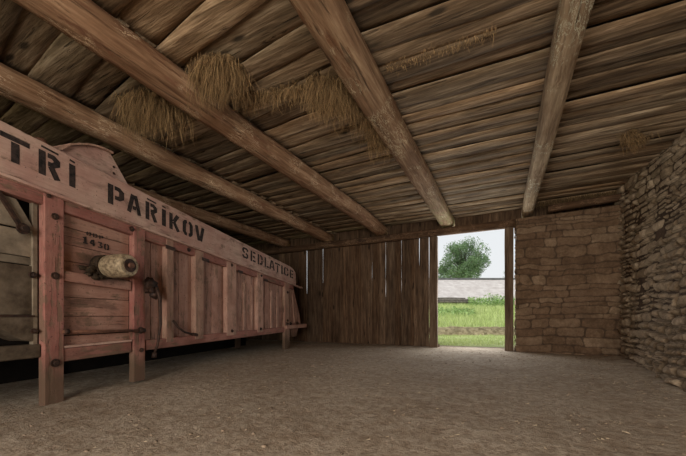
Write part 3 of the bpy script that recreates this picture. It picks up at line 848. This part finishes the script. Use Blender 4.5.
# ------------------------------------------------------------------ OUTSIDE (seen through the doorway)
FW = Vector((-sin(TH), cos(TH))); RT = Vector((cos(TH), sin(TH)))
def W(xc, yc): p = RT*xc+FW*yc; return p.x, p.y      # place by distance out from the barn
def terr(q):     # height by distance out from the barn
    pts = [(0, -.02), (10.4, -.03), (15.6, .0), (16.3, .36), (18, .5), (24, 1.35), (31, 2.2), (60, 3.0), (140, 4)]
    for (a, h), (b2, h2) in zip(pts, pts[1:]):
        if q <= b2: return h+(h2-h)*(q-a)/(b2-a)
    return 4
def gz(xc, q): return terr(q+noise.noise(Vector((xc*.4, q*.2, 0)))*.35)+noise.noise(Vector((xc*.8, q*.8, 5)))*.05
mb = MB(); qs = [9.0+.25*i for i in range(40)]+[19+1.0*i for i in range(20)]+[39, 50, 70, 100, 140]
def clipy(x, y): return max(y, 10.05)
cols_ = 60
for q in qs:
    for i in range(cols_+1):
        xc = (-.9+2.0*i/cols_)*(q+4)
        x, y = W(xc, q); z = gz(xc, q)
        if y < 10.35: y = 10.35; z = -.03
        mb.v.append((x, y, z))
for j in range(len(qs)-1):
    for i in range(cols_):
        a = j*(cols_+1)+i; mb.face([a, a+1, a+cols_+2, a+cols_+1], .5, True)
tag(mb.build('ground', M_gground), kind='structure')
# earth bank face
mb = MB(); n = 90
for i in range(n+1):
    xc = -2+14*i/n; dq = noise.noise(Vector((xc*.4, 16*.2, 0)))*.35
    for (q, z) in ((15.35, -.03), (15.55, .16), (15.8, .30), (16.25, .38)):
        nq = noise.noise(Vector((xc*3, q*3, z)))*.12
        x, y = W(xc, q-dq+nq-.12); mb.v.append((x, y, z+noise.noise(Vector((xc*4, z*9, 3)))*.05+.02))
for i in range(n):
    for k in range(3):
        a = i*4+k; mb.face([a, a+4, a+5, a+1], (U(.2, .9), .5, .5), True)
tag(mb.build('earth_bank', M_bank), 'low eroded bank of dry earth and stones across the grass outside', 'bank', kind='thing')
mb = MB(); n = 40  # unseen ground behind the camera, added to bounce light onto the ceiling
for j in range(n+1):
    for i in range(n+1): mb.v.append((-30+50*i/n, -34+29.6*j/n, -.03+noise.noise(Vector((i*.5, j*.5, 2)))*.03))
for j in range(n):
    for i in range(n):
        a = j*(n+1)+i; mb.face([a, a+1, a+n+2, a+n+1], .5, True)
tag(mb.build('ground', M_gground), kind='structure')
# grass blades
def blades(n, fx, fq, hmin, hmax, w, mat, name, label, cat):
    mb = MB()
    for _ in range(n):
        q = fq(); xc = fx(q); x, y = W(xc, q)
        if y < 10.4: continue
        z = gz(xc, q); h = U(hmin, hmax); a = U(0, pi); ww = w*(q/14); b = len(mb.v)
        mb.v += [(x-cos(a)*ww, y-sin(a)*ww, z-.02), (x+cos(a)*ww, y+sin(a)*ww, z-.02), (x+R.gauss(0, .25)*h, y+R.gauss(0, .25)*h, z+h)]
        mb.face([b, b+1, b+2], (U(0, 1), U(0, 1), U(0, 1)))
    return tag(mb.build(name, mat), label, cat, kind='stuff')
wx = lambda q: U(.22, .62)*q
blades(9000, wx, lambda: U(10.2, 15.6), .03, .10, .010, M_grass, 'grass', 'short mown grass outside the doorway', 'grass')
blades(15000, wx, lambda: U(16.2, 30.5), .12, .38, .012, M_grass, 'grass', 'tall pale meadow grass on the slope beyond the bank', 'grass')
def weeds(u0, u1, q0, q1, n, hmax, name, label):
    mb = MB()
    for _ in range(n):
        q = U(q0, q1); xc = (U(u0, u1)-343)/FPX*q; x, y = W(xc, q); z = gz(xc, q)+U(0, 1)**1.3*hmax*(.7+.6*noise.noise(Vector((xc*1.2, 0, 3))))
        s = U(.05, .13); r = [Vector((U(-1, 1), U(-1, 1), U(-1, 1)))*s for _ in range(3)]; b = len(mb.v); p = Vector((x, y, z))
        mb.v += [tuple(p+r[0]), tuple(p+r[1]), tuple(p+r[2])]; mb.face([b, b+1, b+2], (U(0, 1), U(0, 1), U(0, 1)))
    return tag(mb.build(name, M_weed), label, 'weeds', kind='stuff')
weeds(468, 520, 27, 30, 3800, 1.1, 'weeds', 'tall green weeds in front of the long grey roof')
weeds(436, 475, 21, 24, 1600, .45, 'weeds', 'low green weeds on the slope left of the tall weeds')
# long building with a pale grey roof
bd = empty('farm_building', (*W(14, 36), 2.2), TH)
tag(bd, 'long low farm building with a pale grey roof beyond the meadow', 'building', kind='thing')
mb = MB(); XL, XR = -16, 24
n = 44; rows = 14
for j in range(rows):
    for i in range(n):
        x0 = XL+(XR-XL)*i/n; x1 = XL+(XR-XL)*(i+1)/n
        t0, t1 = j/rows, (j+1)/rows
        y0, y1 = -4+5*t0, -4+5*t1; z0, z1 = .1+3.0*t0, .1+3.0*t1
        b = len(mb.v); sg = .12*sin(pi*(x0-XL)/(XR-XL)*3)*0
        mb.v += [(x0, y0, z0+.01), (x1, y0, z0+.01), (x1, y1, z1), (x0, y1, z1)]; mb.face([b, b+1, b+2, b+3], (U(.2, .8), U(0, 1), U(0, 1)))
        b = len(mb.v)
        mb.v += [(x0, y0, z0), (x1, y0, z0), (x1, y0, z0+.01), (x0, y0, z0+.01)]; mb.face([b, b+1, b+2, b+3], .4)
mb.v += [(XL, 1, 3.1), (XR, 1, 3.1), (XR, 6, .1), (XL, 6, .1)]; b = len(mb.v); mb.face([b-4, b-3, b-2, b-1], .5)
mb.build('roof', M_roof, bd)
mb = MB(); mb.box(XL, XR, .85, 1.15, 3.06, 3.26, .4); mb.build('roof_ridge', M_ridge, bd)
mb = MB(); mb.box(XL+.4, XR-.4, -3.4, 5.4, -2.6, .3, .4); mb.build('wall', M_timber, bd)
# heap of old timbers at the eave
tb = empty('timber_stack', (*W(11.2, 29.4), 0), TH)
tag(tb, 'stack of weathered dark poles lying in the grass before the grey roof', 'timber', kind='thing')
for i, (dx, dz, ln) in enumerate([(-1.2, 2.12, 4.0), (-.9, 2.30, 3.4), (-1.3, 2.46, 3.0), (-.4, 2.2, 3.6), (-1.5, 2.02, 4.2)]):
    r_ = .11+.03*(i % 2); dz += .12
    MB().tube([(dx-ln/2, .2*i-.3, dz+.02), (dx, .2*i-.3, dz+.05), (dx+ln/2, .2*i-.3, dz)], r_, 8, c=U(0, .5)).build('pole', M_timber, tb)

def tree(name, xc, q, zc, rx_, rz_, label, n, seed, loose=1):
    t = empty(name, (*W(xc, q), 0)); tag(t, label, 'tree', kind='thing')
    rr = random.Random(seed); mb = MB(); base = 2.5
    mb.tube([(0, 0, base), (.1, 0, zc*.6), (0, .1, zc+rz_*.3)], [rx_*.09, rx_*.07, rx_*.03], 8)
    subs = []
    for k in range(60):
        a = rr.uniform(0, 2*pi); e = rr.uniform(-.75, 1); r = rr.uniform(.35, .9)
        ce = sqrt(max(0, 1-min(1, abs(e))**(2 if e > 0 else 5)))
        p = Vector((cos(a)*ce*rx_*r, sin(a)*ce*rx_*r, zc+e*rz_*r)); subs.append((p, rr.uniform(.16, .30)*rx_))
        mb.tube([(0, 0, zc-rz_*.6), tuple(p*.5+Vector((0, 0, (zc-rz_*.2)*.5))), tuple(p)], [rx_*.03, rx_*.02, rx_*.008], 5)
    mb.build('trunk', M_bark, t)
    mb = MB()
    for _ in range(n):
        p, r = rr.choice(subs); d = Vector((rr.gauss(0, 1), rr.gauss(0, 1), rr.gauss(0, .8))).normalized()*r*rr.uniform(.5, 1.05)
        c = p+d; s = rr.uniform(.012, .03)*rx_*1.3; b = len(mb.v)
        v = [Vector((rr.uniform(-1, 1), rr.uniform(-1, 1), rr.uniform(-1, 1)))*s for _ in range(3)]
        mb.v += [tuple(c+v[0]), tuple(c+v[1]), tuple(c+v[2])]; mb.face([b, b+1, b+2], (min(1, max(0, .45+d.z/r*.45+rr.uniform(-.2, .2))), rr.random(), rr.random()))  # leaves coloured lighter towards each clump's top, light from above painted in
    mb.build('crown', M_leaf, t)
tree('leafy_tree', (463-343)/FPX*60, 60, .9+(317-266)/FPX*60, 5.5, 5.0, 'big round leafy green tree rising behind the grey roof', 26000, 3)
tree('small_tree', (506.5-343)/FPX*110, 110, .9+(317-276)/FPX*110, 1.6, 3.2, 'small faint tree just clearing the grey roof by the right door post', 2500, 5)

# ------------------------------------------------------------------ LIGHT
w = bpy.data.worlds.new('World'); SC.world = w; w.use_nodes = True
nt = w.node_tree; bg = nt.nodes['Background']
tc = nt.nodes.new('ShaderNodeTexCoord'); sp = nt.nodes.new('ShaderNodeSeparateXYZ'); nt.links.new(tc.outputs['Generated'], sp.inputs[0])
rp = nt.nodes.new('ShaderNodeValToRGB'); nt.links.new(sp.outputs[2], rp.inputs[0])
rp.color_ramp.elements[0].position = 0; rp.color_ramp.elements[0].color = (.86, .88, .89, 1)
rp.color_ramp.elements[1].position = .6; rp.color_ramp.elements[1].color = (.80, .84, .88, 1)
nt.links.new(rp.outputs[0], bg.inputs[0]); bg.inputs[1].default_value = 1.0

def area(name, loc, rot, sx, sy, power, color):
    l = bpy.data.lights.new(name, 'AREA'); l.shape = 'RECTANGLE'; l.size = sx; l.size_y = sy; l.energy = power; l.color = color
    o = bpy.data.objects.new(name, l); COL.objects.link(o); o.location = loc; o.rotation_euler = rot; return o
l = bpy.data.lights.new('overcast_sun', 'SUN'); l.energy = 1.1; l.angle = radians(50); l.color = (1, .98, .94)
o = bpy.data.objects.new('overcast_sun', l); COL.objects.link(o); o.location = (0, -10, 20); o.rotation_euler = (radians(32), 0, radians(15))
area('open_side_daylight', (.3, -4.2, 1.7), (radians(88), 0, radians(-2)), 3.6, 2.6, 480, (1, .93, .83))
area('doorway_daylight', (-.85, 10.2, 1.8), (radians(-90), 0, 0), 1.7, 2.8, 80, (.95, .98, 1.0))

# ------------------------------------------------------------------ CAMERA
cd = bpy.data.cameras.new('Camera'); cam = bpy.data.objects.new('Camera', cd); COL.objects.link(cam)
cam.location = (0, 0, CAM_H); cam.rotation_euler = (radians(90), 0, TH)
cd.sensor_width = 36; cd.lens = 36*FPX/686; cd.shift_y = (HOR-228)/686; cd.clip_start = .05; cd.clip_end = 500
SC.camera = cam
SC.view_settings.view_transform = 'Standard'; SC.view_settings.look = 'None'; SC.view_settings.exposure = 0
SC.cycles.use_denoising = True
SC.cycles.max_bounces = 8; SC.cycles.diffuse_bounces = 5
